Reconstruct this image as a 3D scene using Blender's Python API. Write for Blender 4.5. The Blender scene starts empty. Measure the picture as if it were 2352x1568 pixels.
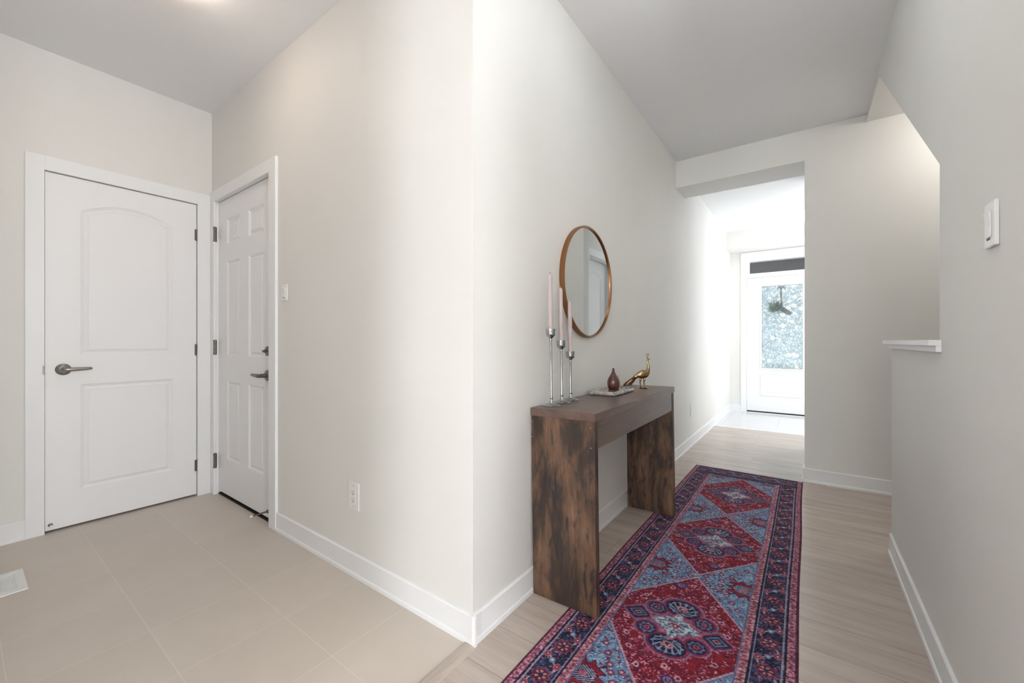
import bpy, bmesh, math, random
import numpy as np
from mathutils import Vector, Matrix
from mathutils.geometry import tessellate_polygon
PI = math.pi
random.seed(7)
S = bpy.context.scene
C = S.collection

# ------------------------------------------------------------------ camera, world, light, exposure
T = math.atan2(676.0, 931.0)
cd = bpy.data.cameras.new('camera'); cam = bpy.data.objects.new('camera', cd); C.objects.link(cam)
cam.location = (0, 0, 1.09); cam.rotation_euler = (PI / 2, 0, T)
cd.sensor_width = 36; cd.lens = 36 * 931.0 / 2352.0; cd.clip_start = 0.02; cd.clip_end = 200
S.camera = cam
S.view_settings.view_transform = 'Standard'; S.view_settings.look = 'None'
S.view_settings.exposure = 0.46; S.view_settings.gamma = 1.0; S.view_settings.use_curve_mapping = False
W = bpy.data.worlds.new('world'); S.world = W; W.use_nodes = True
bg = W.node_tree.nodes['Background']; bg.inputs[0].default_value = (0.90, 0.95, 1.0, 1); 

P = dict(world=2.3, rear=640, side=76, foyer_win=13.5, mud=7.0, hall=6.4, foyer=10, stair=19)
bg.inputs[1].default_value = P['world']
def area(name, loc, rot, sx, sy, power, col=(1, 1, 1), spread=180):
    l = bpy.data.lights.new(name, 'AREA'); l.shape = 'RECTANGLE'; l.size = sx; l.size_y = sy
    l.energy = power; l.color = col; l.spread = math.radians(spread)
    o = bpy.data.objects.new(name, l); C.objects.link(o); o.location = loc; o.rotation_euler = rot
    return o
# daylight through the rear and foyer windows, added fill at the side (each lamp fills its window opening)
area('daylight_rear_window', (0.84, -4.96, 1.45), (PI / 2, 0, PI), 1.15, 1.7, P['rear'], (0.94, 0.97, 1.0))
area('side_window_fill', (3.15, -0.15, 1.45), (PI / 2, 0, PI / 2), 1.4, 1.9, P['side'], (0.97, 0.985, 1.0))  # fill light for the left door, from an added side window
area('daylight_foyer_window', (1.16, 6.2, 1.45), (PI / 2, 0, PI / 2), 1.3, 1.7, P['foyer_win'], (0.96, 0.98, 1.0))

# ------------------------------------------------------------------ dimensions (metres; +Y runs down the hallway)
XC, XR, XA, YB, YE, YD, ZC = -0.973, 0.355, -3.49, 1.10, 3.90, 7.20, 2.74
FX = 0.06
ZF = 2.72

# ------------------------------------------------------------------ materials
def lin(c):
    return tuple(((v / 255.0) / 12.92 if v / 255.0 <= 0.04045 else ((v / 255.0 + 0.055) / 1.055) ** 2.4) for v in c)
def mat(name, rgb=None, rough=0.5, metal=0.0, spec=0.5):
    m = bpy.data.materials.new(name); m.use_nodes = True
    b = m.node_tree.nodes['Principled BSDF']
    if rgb is not None: b.inputs['Base Color'].default_value = (*lin(rgb), 1)
    b.inputs['Roughness'].default_value = rough; b.inputs['Metallic'].default_value = metal
    b.inputs['Specular IOR Level'].default_value = spec
    return m
def N(m, t, **kw):
    n = m.node_tree.nodes.new(t)
    for k, v in kw.items(): setattr(n, k, v)
    return n
def L(m, a, b): m.node_tree.links.new(a, b)
def BS(m): return m.node_tree.nodes['Principled BSDF']
def mapping(m, scale=(1, 1, 1), loc=(0, 0, 0), rot=(0, 0, 0), src='Object'):
    tc = N(m, 'ShaderNodeTexCoord'); mp = N(m, 'ShaderNodeMapping')
    mp.inputs['Scale'].default_value = scale; mp.inputs['Location'].default_value = loc; mp.inputs['Rotation'].default_value = rot
    L(m, tc.outputs[src], mp.inputs[0]); return mp.outputs[0]
def noise(m, vec, scale, detail=4, rough=0.5, dist=0.0):
    n = N(m, 'ShaderNodeTexNoise'); n.inputs['Scale'].default_value = scale; n.inputs['Detail'].default_value = detail
    n.inputs['Roughness'].default_value = rough; n.inputs['Distortion'].default_value = dist
    if vec is not None: L(m, vec, n.inputs['Vector'])
    return n.outputs['Fac']
def ramp(m, fac, stops):
    r = N(m, 'ShaderNodeValToRGB'); e = r.color_ramp.elements
    while len(e) < len(stops): e.new(0.5)
    for i, (p, c) in enumerate(stops): e[i].position = p; e[i].color = (*c, 1) if len(c) == 3 else c
    L(m, fac, r.inputs[0]); return r.outputs[0]
def mix(m, fac, a, b, mode='MIX'):
    x = N(m, 'ShaderNodeMix', data_type='RGBA', blend_type=mode)
    for sock, v in ((x.inputs[0], fac), (x.inputs[6], a), (x.inputs[7], b)):
        if isinstance(v, (int, float)): sock.default_value = v
        elif isinstance(v, tuple): sock.default_value = (*v, 1)
        else: L(m, v, sock)
    return x.outputs[2]
def bump(m, h, strength=0.1, dist=0.01):
    b = N(m, 'ShaderNodeBump'); b.inputs['Strength'].default_value = strength; b.inputs['Distance'].default_value = dist
    L(m, h, b.inputs['Height']); L(m, b.outputs[0], BS(m).inputs['Normal'])

def paint(name, rgb, rough=0.6, amt=0.02):
    m = mat(name, rgb, rough, spec=0.3); v = mapping(m)
    c = lin(rgb); n = noise(m, v, 1.3, 2)
    L(m, ramp(m, n, [(0.3, tuple(x * (1 - amt) for x in c)), (0.7, tuple(min(1, x * (1 + amt)) for x in c))]), BS(m).inputs['Base Color'])
    bump(m, noise(m, v, 380, 3), 0.12, 0.002); return m
M_WALL = paint('greige_wall_paint', (240, 239, 235), 0.55)
M_CEIL = paint('white_ceiling_paint', (249, 250, 252), 0.8)
M_TRIM = paint('white_trim_paint', (250, 251, 252), 0.32, 0.006)
M_DOOR = paint('white_door_paint', (250, 250, 251), 0.38, 0.008)
M_PLATE = mat('white_plastic', (246, 247, 245), 0.3)
M_DARK = mat('dark_slot', (18, 17, 17), 0.6)
M_GAP = mat('dark_gap', (30, 24, 22), 0.8)

def metal(name, rgb, rough):
    m = mat(name, rgb, rough, 1.0); v = mapping(m, (1, 1, 1))
    n = noise(m, v, 90, 3)
    mr = N(m, 'ShaderNodeMapRange'); mr.inputs['To Min'].default_value = rough * 0.8; mr.inputs['To Max'].default_value = rough * 1.3
    L(m, n, mr.inputs[0]); L(m, mr.outputs[0], BS(m).inputs['Roughness']); return m
M_NICKEL = metal('brushed_nickel', (150, 147, 143), 0.34)
M_DNICK = metal('dark_nickel', (122, 118, 112), 0.36)
M_CHROME = metal('polished_chrome', (178, 180, 184), 0.07)
M_BRONZE = metal('antique_brass', (150, 108, 74), 0.3)
M_GOLD = metal('aged_gold', (178, 150, 112), 0.2)
M_MIRROR = mat('mirror_glass', (228, 232, 232), 0.01, 1.0)

def m_tile():
    m = mat('beige_floor_tile', (205, 192, 177), 0.33); v = mapping(m, (1, 1, 1), (1.33, -0.77, 0))
    br = N(m, 'ShaderNodeTexBrick'); br.offset = 0.0; br.squash = 1.0
    br.inputs['Scale'].default_value = 1.0; br.inputs['Mortar Size'].default_value = 0.0011; br.inputs['Mortar Smooth'].default_value = 0.3
    br.inputs['Brick Width'].default_value = 0.3355; br.inputs['Row Height'].default_value = 0.3355; br.inputs['Bias'].default_value = 0
    br.inputs['Color1'].default_value = (*lin((216, 205, 193)), 1); br.inputs['Color2'].default_value = (*lin((212, 201, 189)), 1)
    br.inputs['Mortar'].default_value = (*lin((228, 220, 208)), 1)
    L(m, v, br.inputs['Vector'])
    n = noise(m, mapping(m), 3.2, 5, 0.6)
    c = mix(m, ramp(m, n, [(0.35, (0, 0, 0)), (0.7, (1, 1, 1))]), br.outputs['Color'], lin((209, 198, 186)))
    c2 = mix(m, br.outputs['Fac'], c, lin((229, 221, 209)))
    L(m, c2, BS(m).inputs['Base Color'])
    inv = N(m, 'ShaderNodeMath', operation='SUBTRACT'); inv.inputs[0].default_value = 1; L(m, br.outputs['Fac'], inv.inputs[1])
    bump(m, inv.outputs[0], 0.35, 0.0012); return m
M_TILE = m_tile()
def m_white_tile():
    m = mat('white_floor_tile', (240, 240, 242), 0.16); v = mapping(m, (1, 1, 1), (0.3, -5.8, 0))
    br = N(m, 'ShaderNodeTexBrick'); br.offset = 0.0
    br.inputs['Scale'].default_value = 1.0; br.inputs['Mortar Size'].default_value = 0.0015
    br.inputs['Brick Width'].default_value = 0.6; br.inputs['Row Height'].default_value = 0.7
    for k in ('Color1', 'Color2'): br.inputs[k].default_value = (*lin((225, 226, 229)), 1)
    br.inputs['Mortar'].default_value = (*lin((188, 188, 190)), 1); L(m, v, br.inputs['Vector'])
    L(m, br.outputs['Color'], BS(m).inputs['Base Color']); return m
M_WTILE = m_white_tile()
def m_planks(name='oak_vinyl_planks', seams=True, along='x', dark=1.0):
    m = mat(name, None, 0.27, spec=0.5)
    rot = (0, 0, 0) if along == 'x' else (0, 0, PI / 2)
    v = mapping(m, (1, 1, 1), (0.649, -1.789, 0), rot)
    br = N(m, 'ShaderNodeTexBrick'); br.offset = 0.0
    br.inputs['Scale'].default_value = 1.0; br.inputs['Mortar Size'].default_value = 0.0007; br.inputs['Mortar Smooth'].default_value = 0.2
    br.inputs['Brick Width'].default_value = 1.22; br.inputs['Row Height'].default_value = 0.1868
    br.inputs['Color1'].default_value = (0, 0, 0, 1); br.inputs['Color2'].default_value = (1, 1, 1, 1); br.inputs['Mortar'].default_value = (0.5, 0.5, 0.5, 1)
    # every row of planks starts at its own random point
    sp = N(m, 'ShaderNodeSeparateXYZ'); L(m, v, sp.inputs[0])
    dvd = N(m, 'ShaderNodeMath', operation='DIVIDE'); dvd.inputs[1].default_value = 0.1868; L(m, sp.outputs[1], dvd.inputs[0])
    flo = N(m, 'ShaderNodeMath', operation='FLOOR'); L(m, dvd.outputs[0], flo.inputs[0])
    wn = N(m, 'ShaderNodeTexWhiteNoise', noise_dimensions='1D'); L(m, flo.outputs[0], wn.inputs['W'])
    ma = N(m, 'ShaderNodeMath', operation='MULTIPLY_ADD'); ma.inputs[1].default_value = 1.22; L(m, wn.outputs['Value'], ma.inputs[0]); L(m, sp.outputs[0], ma.inputs[2])
    cb = N(m, 'ShaderNodeCombineXYZ'); L(m, ma.outputs[0], cb.inputs[0]); L(m, sp.outputs[1], cb.inputs[1]); L(m, sp.outputs[2], cb.inputs[2])
    v = cb.outputs[0]
    L(m, v, br.inputs['Vector'])
    # grain follows the plank; every plank shifts the grain pattern
    mp = N(m, 'ShaderNodeMapping'); mp.inputs['Scale'].default_value = (0.9, 9, 1)
    ad = N(m, 'ShaderNodeVectorMath', operation='ADD'); sc = N(m, 'ShaderNodeVectorMath', operation='SCALE'); sc.inputs['Scale'].default_value = 7.0
    L(m, br.outputs['Color'], sc.inputs[0]); L(m, v, ad.inputs[0]); L(m, sc.outputs[0], ad.inputs[1]); L(m, ad.outputs[0], mp.inputs[0])
    g = noise(m, mp.outputs[0], 2.2, 8, 0.62, 0.5)
    mp2 = N(m, 'ShaderNodeMapping'); mp2.inputs['Scale'].default_value = (3, 90, 1); L(m, ad.outputs[0], mp2.inputs[0])
    g2 = noise(m, mp2.outputs[0], 3.0, 5, 0.6)
    c = ramp(m, g, [(0.25, lin((166, 152, 142))), (0.45, lin((190, 176, 165))), (0.6, lin((202, 189, 178))), (0.8, lin((212, 200, 190)))])
    c = mix(m, 0.35, c, ramp(m, g2, [(0.3, lin((176, 161, 150))), (0.65, lin((208, 196, 185)))]))
    tone = ramp(m, br.outputs['Color'], [(0.0, (0.95, 0.95, 0.95)), (1.0, (1.02, 1.015, 1.01))])
    c = mix(m, 1.0, c, tone, 'MULTIPLY')
    if seams: c = mix(m, br.outputs['Fac'], c, lin((120, 108, 98)))
    L(m, c, BS(m).inputs['Base Color'])
    bump(m, g2, 0.08, 0.001); return m
M_WOOD = m_planks()
M_STRIP = m_planks('oak_transition_strip', False, 'y')

def m_rustic(name, vertical):
    m = mat(name, None, 0.42, spec=0.45)
    s1 = (6, 6, 1.6) if vertical else (6, 1.2, 6)
    s2 = (60, 60, 3) if vertical else (60, 3, 60)
    loc = (3.1, 0.4, 1.7)
    blotch = noise(m, mapping(m, s1, loc), 1.6, 7, 0.62, 0.35)
    blotch2 = noise(m, mapping(m, (s1[0] * 2.6, s1[1] * 2.6, s1[2] * 2.2), (0.4, 5, 2)), 1.6, 6, 0.65, 0.2)
    grain = noise(m, mapping(m, s2, loc), 1.7, 6, 0.7, 0.1)
    if vertical:
        base = ramp(m, blotch, [(0.32, lin((34, 28, 29))), (0.45, lin((58, 44, 37))), (0.53, lin((96, 71, 54))), (0.68, lin((130, 100, 76)))])
        spots = ramp(m, blotch2, [(0.36, (1, 1, 1)), (0.46, (0, 0, 0))])
        c = mix(m, spots, base, lin((38, 31, 33)))
        c = mix(m, 1.0, c, ramp(m, grain, [(0.3, (0.68, 0.68, 0.68)), (0.7, (1.2, 1.17, 1.12))]), 'MULTIPLY')
    else:
        base = ramp(m, blotch, [(0.3, lin((74, 58, 54))), (0.5, lin((100, 80, 72))), (0.72, lin((116, 93, 82)))])
        c = mix(m, 1.0, base, ramp(m, grain, [(0.3, (0.74, 0.74, 0.74)), (0.7, (1.12, 1.1, 1.08))]), 'MULTIPLY')
    L(m, c, BS(m).inputs['Base Color']); bump(m, grain, 0.15, 0.0012); return m
M_RUST = m_rustic('rustic_brown_board', True)
M_TOPW = m_rustic('dark_walnut_board', False)
BS(M_TOPW).inputs['Roughness'].default_value = 0.3
M_EDGE = mat('board_edge_band', (66, 46, 38), 0.45)

def m_marble():
    m = mat('veined_marble', None, 0.16)
    n = noise(m, mapping(m, (1, 1, 1)), 30, 8, 0.7, 1.8)
    n2 = noise(m, mapping(m, (1, 1, 1), (4, 1, 2)), 9, 4, 0.6, 0.8)
    c = ramp(m, n, [(0.34, lin((52, 62, 74))), (0.44, lin((120, 128, 138))), (0.52, lin((186, 188, 190))), (0.7, lin((212, 210, 206)))])
    c = mix(m, ramp(m, n2, [(0.48, (0, 0, 0)), (0.58, (1, 1, 1))]), c, lin((168, 152, 138)))
    L(m, c, BS(m).inputs['Base Color']); return m
M_MARBLE = m_marble()
def m_marble_top():
    m = mat('brown_polished_stone', None, 0.12)
    n = noise(m, mapping(m, (1, 1, 1), (2, 2, 2)), 16, 7, 0.65, 1.5)
    L(m, ramp(m, n, [(0.35, lin((92, 62, 48))), (0.5, lin((142, 104, 84))), (0.66, lin((176, 152, 134)))]), BS(m).inputs['Base Color']); return m
M_MTOP = m_marble_top()
def m_vase():
    m = mat('dark_turned_wood', None, 0.32)
    n = noise(m, mapping(m, (40, 40, 7)), 1.6, 6, 0.6, 0.5)
    L(m, ramp(m, n, [(0.3, lin((52, 28, 26))), (0.6, lin((88, 54, 48)))]), BS(m).inputs['Base Color']); return m
M_VASE = m_vase()
def m_candle():
    m = mat('mauve_wax', (190, 166, 162), 0.5)
    BS(m).inputs['Subsurface Weight'].default_value = 0.15; BS(m).inputs['Subsurface Radius'].default_value = (0.01, 0.006, 0.005)
    n = noise(m, mapping(m, (60, 60, 8)), 2, 4)
    L(m, ramp(m, n, [(0.3, lin((192, 178, 178))), (0.7, lin((206, 192, 192)))]), BS(m).inputs['Base Color']); return m
M_WAX = m_candle()
def m_emit(name, col, st):
    m = mat(name, (250, 250, 250), 0.5); BS(m).inputs['Emission Color'].default_value = (*col, 1); BS(m).inputs['Emission Strength'].default_value = st
    return m
def m_clear():
    m = bpy.data.materials.new('clear_glass'); m.use_nodes = True; nt = m.node_tree; nt.nodes.remove(BS(m))
    t = N(m, 'ShaderNodeBsdfTransparent'); g = N(m, 'ShaderNodeBsdfGlossy'); g.inputs['Roughness'].default_value = 0.02
    x = N(m, 'ShaderNodeMixShader'); x.inputs[0].default_value = 0.06
    L(m, t.outputs[0], x.inputs[1]); L(m, g.outputs[0], x.inputs[2]); L(m, x.outputs[0], nt.nodes['Material Output'].inputs[0]); return m
M_CLEAR = m_clear()
def m_film():
    m = bpy.data.materials.new('floral_privacy_film_glass'); m.use_nodes = True; nt = m.node_tree; nt.nodes.remove(BS(m))
    v = mapping(m)
    def vor(scale, rnd=1.0, feat='F1', stretch=None):
        n = N(m, 'ShaderNodeTexVoronoi', feature=feat); n.inputs['Scale'].default_value = scale; n.inputs['Randomness'].default_value = rnd
        L(m, stretch if stretch is not None else v, n.inputs['Vector']); return n
    base = ramp(m, noise(m, v, 14, 5, 0.7), [(0.35, lin((198, 210, 212))), (0.65, lin((222, 230, 231)))])
    f1 = vor(9)
    wav = noise(m, v, 60, 2)
    s = N(m, 'ShaderNodeMath', operation='MULTIPLY_ADD'); s.inputs[1].default_value = 0.5; L(m, wav, s.inputs[0]); L(m, f1.outputs['Distance'], s.inputs[2])
    fl = ramp(m, s.outputs[0], [(0.46, (1, 1, 1)), (0.54, (0, 0, 0))])
    ce = ramp(m, f1.outputs['Distance'], [(0.06, (1, 1, 1)), (0.09, (0, 0, 0))])
    st = mapping(m, (1, 1, 2.6), (0, 0, 0), (0, 0.7, 0)); st2 = mapping(m, (2.6, 1, 1), (3, 1, 2), (0, 0.5, 0))
    l1 = ramp(m, vor(20, 1, 'F1', st).outputs['Distance'], [(0.26, (1, 1, 1)), (0.33, (0, 0, 0))])
    l2 = ramp(m, vor(18, 1, 'F1', st2).outputs['Distance'], [(0.26, (1, 1, 1)), (0.33, (0, 0, 0))])
    l3 = ramp(m, vor(17, 1, 'F1', st2).outputs['Distance'], [(0.10, (1, 1, 1)), (0.15, (0, 0, 0))])
    c = mix(m, l1, base, lin((248, 250, 250))); c = mix(m, l2, c, lin((243, 246, 245))); c = mix(m, l3, c, lin((120, 140, 146)))
    c = mix(m, fl, c, lin((253, 251, 244))); c = mix(m, ce, c, lin((214, 196, 180)))
    tr = N(m, 'ShaderNodeBsdfTransparent'); tl = N(m, 'ShaderNodeBsdfTranslucent'); gl = N(m, 'ShaderNodeBsdfGlossy'); gl.inputs['Roughness'].default_value = 0.15
    k = mix(m, 1.0, c, (0.80, 0.80, 0.80), 'MULTIPLY')
    L(m, k, tr.inputs[0]); L(m, k, tl.inputs[0])
    a = N(m, 'ShaderNodeMixShader'); a.inputs[0].default_value = 0.35; L(m, tr.outputs[0], a.inputs[1]); L(m, tl.outputs[0], a.inputs[2])
    b = N(m, 'ShaderNodeMixShader'); b.inputs[0].default_value = 0.04; L(m, a.outputs[0], b.inputs[1]); L(m, gl.outputs[0], b.inputs[2])
    L(m, b.outputs[0], nt.nodes['Material Output'].inputs[0]); return m
M_FILM = m_film()

# ------------------------------------------------------------------ mesh helpers
def box(bm, x0, x1, y0, y1, z0, z1):
    vs = [bm.verts.new(p) for p in [(x0, y0, z0), (x1, y0, z0), (x1, y1, z0), (x0, y1, z0), (x0, y0, z1), (x1, y0, z1), (x1, y1, z1), (x0, y1, z1)]]
    for f in ((0, 3, 2, 1), (4, 5, 6, 7), (0, 1, 5, 4), (1, 2, 6, 5), (2, 3, 7, 6), (3, 0, 4, 7)): bm.faces.new([vs[i] for i in f])
def prism(bm, pts, a0, a1, axis='x'):
    def P(p, a):
        return (a, p[0], p[1]) if axis == 'x' else ((p[0], a, p[1]) if axis == 'y' else (p[0], p[1], a))
    A = [bm.verts.new(P(p, a0)) for p in pts]; B = [bm.verts.new(P(p, a1)) for p in pts]; n = len(pts)
    bm.faces.new(A); bm.faces.new(B[::-1])
    for i in range(n): bm.faces.new([A[i], B[i], B[(i + 1) % n], A[(i + 1) % n]])
def lathe(bm, prof, seg=40, axis='z', org=(0, 0, 0)):
    rings = []
    for r, h in prof:
        if r < 1e-6:
            p = {'z': (0, 0, h), 'x': (h, 0, 0), 'y': (0, h, 0)}[axis]
            rings.append([bm.verts.new(Vector(p) + Vector(org))])
        else:
            q = []
            for i in range(seg):
                a = 2 * PI * i / seg; c, s = r * math.cos(a), r * math.sin(a)
                p = {'z': (c, s, h), 'x': (h, c, s), 'y': (c, h, s)}[axis]
                q.append(bm.verts.new(Vector(p) + Vector(org)))
            rings.append(q)
    for a, b in zip(rings, rings[1:]):
        if len(a) == 1 and len(b) == 1: continue
        for i in range(seg):
            j = (i + 1) % seg
            if len(a) == 1: bm.faces.new([a[0], b[i], b[j]])
            elif len(b) == 1: bm.faces.new([a[i], a[j], b[0]])
            else: bm.faces.new([a[i], a[j], b[j], b[i]])
    for q in (rings[0], rings[-1]):
        if len(q) > 1: bm.faces.new(q)
def tube(bm, pts, radii, seg=12, squash=None, side=None):
    pts = [Vector(p) for p in pts]; rings = []
    up0 = Vector(side) if side else Vector((1, 0, 0))
    for i, p in enumerate(pts):
        d = (pts[min(i + 1, len(pts) - 1)] - pts[max(i - 1, 0)]).normalized()
        u = up0 - d * up0.dot(d)
        if u.length < 1e-4: u = Vector((0, 1, 0)) - d * d.y
        u.normalize(); w = d.cross(u)
        r = radii[i] if isinstance(radii, (list, tuple)) else radii
        k = squash[i] if isinstance(squash, (list, tuple)) else (squash or 1.0)
        rings.append([bm.verts.new(p + u * (r * k * math.cos(2 * PI * j / seg)) + w * (r * math.sin(2 * PI * j / seg))) for j in range(seg)])
    for a, b in zip(rings, rings[1:]):
        for j in range(seg): bm.faces.new([a[j], a[(j + 1) % seg], b[(j + 1) % seg], b[j]])
    bm.faces.new(rings[0][::-1]); bm.faces.new(rings[-1])
def obj(name, bm, m, parent=None, smooth=False, bevel=0.0, label=None):
    bmesh.ops.recalc_face_normals(bm, faces=bm.faces)
    me = bpy.data.meshes.new(name); bm.to_mesh(me); bm.free()
    o = bpy.data.objects.new(name, me); C.objects.link(o)
    for mm in (m if isinstance(m, (list, tuple)) else [m]): me.materials.append(mm)
    if parent: o.parent = parent
    if smooth:
        me.polygons.foreach_set('use_smooth', [True] * len(me.polygons))
        if smooth == 'angle':
            me.set_sharp_from_angle(angle=math.radians(35))
    if bevel:
        b = o.modifiers.new('bevel', 'BEVEL'); b.width = bevel; b.segments = 2; b.limit_method = 'ANGLE'; b.angle_limit = math.radians(40)
    if label: o['label'] = label
    return o
def boxes(name, lst, m, parent=None, bevel=0.0, **k):
    bm = bmesh.new()
    for b in lst: box(bm, *b)
    return obj(name, bm, m, parent, bevel=bevel, **k)
def thing(name, label, cat, loc=(0, 0, 0), rot=(0, 0, 0), group=None):
    o = bpy.data.objects.new(name, None); C.objects.link(o); o.empty_display_size = 0.1
    o.location = loc; o.rotation_euler = rot; o['label'] = label; o['category'] = cat
    if group: o['group'] = group
    return o
def struct(o, kind='structure'): o['kind'] = kind; return o
def sbox(name, lst, m=None, bevel=0.0): return struct(boxes(name, lst, m or M_WALL, bevel=bevel))

# ------------------------------------------------------------------ floors and ceilings
sbox('floor', [(-1.0, 3.3, -5.1, 2.80, -0.12, 0), (-1.0, 1.5, 2.80, 3.95, -0.12, 0), (-1.0, 1.3, 3.95, 5.80, -0.12, 0)], M_WOOD)
sbox('floor_mudroom', [(-3.70, -1.0, -0.15, 1.30, -0.12, 0)], M_TILE)
sbox('floor_foyer', [(-1.0, 1.3, 5.80, 7.40, -0.12, 0.002)], M_WTILE)
bm = bmesh.new()
prism(bm, [(-1.004, 0.0), (-1.000, 0.005), (-0.990, 0.0075), (-0.964, 0.0075), (-0.954, 0.005), (-0.950, 0.0)], -0.10, 1.088, 'y')
struct(obj('trim_1', bm, M_STRIP))
bm = bmesh.new()
prism(bm, [(5.785, 0.0), (5.790, 0.006), (5.815, 0.006), (5.82, 0.002)], -0.96, 1.2, 'x')
struct(obj('trim_2', bm, M_TRIM))
sbox('ceiling', [(-3.70, XR + 0.12, -0.15, 1.30, ZC, ZC + 0.1), (XC - 0.02, XR + 0.12, 1.30, 3.95, ZC, ZC + 0.1), (-1.1, 3.3, -5.1, -0.15, ZC, ZC + 0.1), (XR + 0.12, 3.3, -0.15, 0.9, ZC, ZC + 0.1)], M_CEIL)
sbox('ceiling_foyer', [(-1.1, 1.4, 4.24, 7.4, ZF, ZF + 0.1)], M_CEIL)

# ------------------------------------------------------------------ walls
# mudroom wall with the arched-panel door; the niche behind the door is closed at its back
DA = (0.301, 1.012, 2.060)
sbox('wall_left', [(XA - 0.14, XA, -0.15, DA[0] - 0.004, 0, ZC), (XA - 0.14, XA, DA[1] + 0.004, YB + 0.15, 0, ZC), (XA - 0.14, XA, DA[0] - 0.004, DA[1] + 0.004, DA[2] + 0.004, ZC)])
DB = (-3.412, -2.555, 2.085)
sbox('wall_mudroom', [(XA, DB[0] - 0.004, YB, YB + 0.14, 0, ZC), (DB[1] + 0.004, XC, YB, YB + 0.14, 0, ZC), (DB[0] - 0.004, DB[1] + 0.004, YB, YB + 0.14, DB[2] + 0.004, ZC)])
sbox('wall_dark_backing', [(XA - 0.24, XA - 0.14, 0.2, 1.24, 0, 2.3), (-3.5, -2.45, YB + 0.14, YB + 0.24, 0, 2.3)], M_GAP)  # unseen dark backing, added to stop light leaks and blacken the door gaps
sbox('wall_hall', [(XC - 0.12, XC, YB + 0.14, YD + 0.14, 0, ZC)])
sbox('wall_partition', [(XA, -1.0, -0.22, -0.10, 0, ZC), (-1.12, -1.0, -5.0, -0.22, 0, ZC)])
# right-hand wall: full wall, sloping underside over the stair opening
bm = bmesh.new()
prism(bm, [(0.75, 0), (1.905, 0), (1.905, 1.672), (3.27, 2.685), (YE, 2.685), (YE, ZC), (0.75, ZC)], XR, XR + 0.12, 'x')
struct(obj('wall_right', bm, M_WALL))
sbox('wall_half', [(XR, XR + 0.12, 1.905, 2.830, 0, 1.056)])
bm = bmesh.new()
prism(bm, [(1.905, 1.672), (3.27, 2.685), (YE, 2.685), (YE, 2.84), (3.20, 2.84), (1.905, 1.86)], XR + 0.12, 1.40, 'x')
struct(obj('ceiling_stair', bm, M_WALL))
sbox('wall_stair', [(1.40, 1.52, 0.4, YE, 0, 2.84), (XR + 0.12, 1.40, 1.785, 1.905, 0, 2.0)])
sbox('wall_end', [(-0.011, 1.52, YE, YE + 0.12, 0, 2.84), (XC, -0.011, YE, YE + 0.12, 2.50, 2.84), (XC, FX, YE + 0.12, 4.24, 2.50, 2.84)])
# foyer walls
DC = (4.165, 4.875, 2.060)
sbox('wall_foyer', [(FX, FX + .12, YE + 0.12, DC[0] - 0.004, 0, ZF), (FX, FX + .12, DC[1] + 0.004, 5.10, 0, ZF), (FX, FX + .12, DC[0] - 0.004, DC[1] + 0.004, DC[2] + 0.004, ZF), (FX + .12, 1.32, 4.98, 5.10, 0, ZF), (FX + .12, FX + .16, 4.02, 4.98, 0, 2.2),
     (1.20, 1.32, 5.10, 5.50, 0, ZF), (1.20, 1.32, 6.90, YD + 0.14, 0, ZF), (1.20, 1.32, 5.50, 6.90, 0, 0.55), (1.20, 1.32, 5.50, 6.90, 2.35, ZF)])
sbox('wall_front', [(XC, -0.755, YD, YD + 0.14, 0, ZF), (0.175, 1.20, YD, YD + 0.14, 0, ZF), (-0.755, 0.175, YD, YD + 0.14, 2.39, ZF)])
sbox('wall_beam', [(XC, 1.20, 6.80, YD, 2.470, ZF)])
# rooms behind the camera
sbox('wall_rear', [(-1.12, 0.24, -5.12, -5.0, 0, ZC), (1.44, 3.32, -5.12, -5.0, 0, ZC), (0.24, 1.44, -5.12, -5.0, 0, 0.58), (0.24, 1.44, -5.12, -5.0, 2.32, ZC)])
sbox('wall_living', [(3.20, 3.32, -5.0, -0.9, 0, ZC), (3.20, 3.32, 0.6, 0.9, 0, ZC), (3.20, 3.32, -0.9, 0.6, 0, 0.48), (3.20, 3.32, -0.9, 0.6, 2.42, ZC), (XR + 0.12, 3.32, 0.75, 0.90, 0, ZC)])

def window(name, axis, a0, a1, z0, z1, p, inward):
    """frame fills an opening a0..a1 x z0..z1 in a wall plane at p; inward = +1/-1 side of the room"""
    t = bpy.data.objects.new(name, None); C.objects.link(t); struct(t)
    t.location = ((a0 + a1) / 2, p, z0) if axis == 'x' else (p, (a0 + a1) / 2, z0)
    w, h = (a1 - a0) / 2, z1 - z0
    def b(u0, u1, d0, d1, v0, v1):
        return (u0, u1, d0, d1, v0, v1) if axis == 'x' else (d0, d1, u0, u1, v0, v1)
    f = [b(-w, -w + .05, -.05, .03, 0, h), b(w - .05, w, -.05, .03, 0, h), b(-w + .05, w - .05, -.05, .03, 0, .05), b(-w + .05, w - .05, -.05, .03, h - .05, h), b(-.02, .02, -.04, .02, .05, h - .05)]
    boxes('window_frame', f, M_TRIM, t, bevel=0.003)
    boxes('glass_pane', [b(-w + .05, w - .05, -.012, -.006, .05, h - .05)], M_CLEAR, t)
window('window_1', 'x', 0.24, 1.44, 0.58, 2.32, -5.06, 1)
window('window_side_added', 'y', -0.9, 0.6, 0.48, 2.42, 3.26, -1)  # unseen window, added to carry the side fill light
window('window_3', 'y', 5.50, 6.90, 0.55, 2.35, 1.26, -1)

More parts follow.
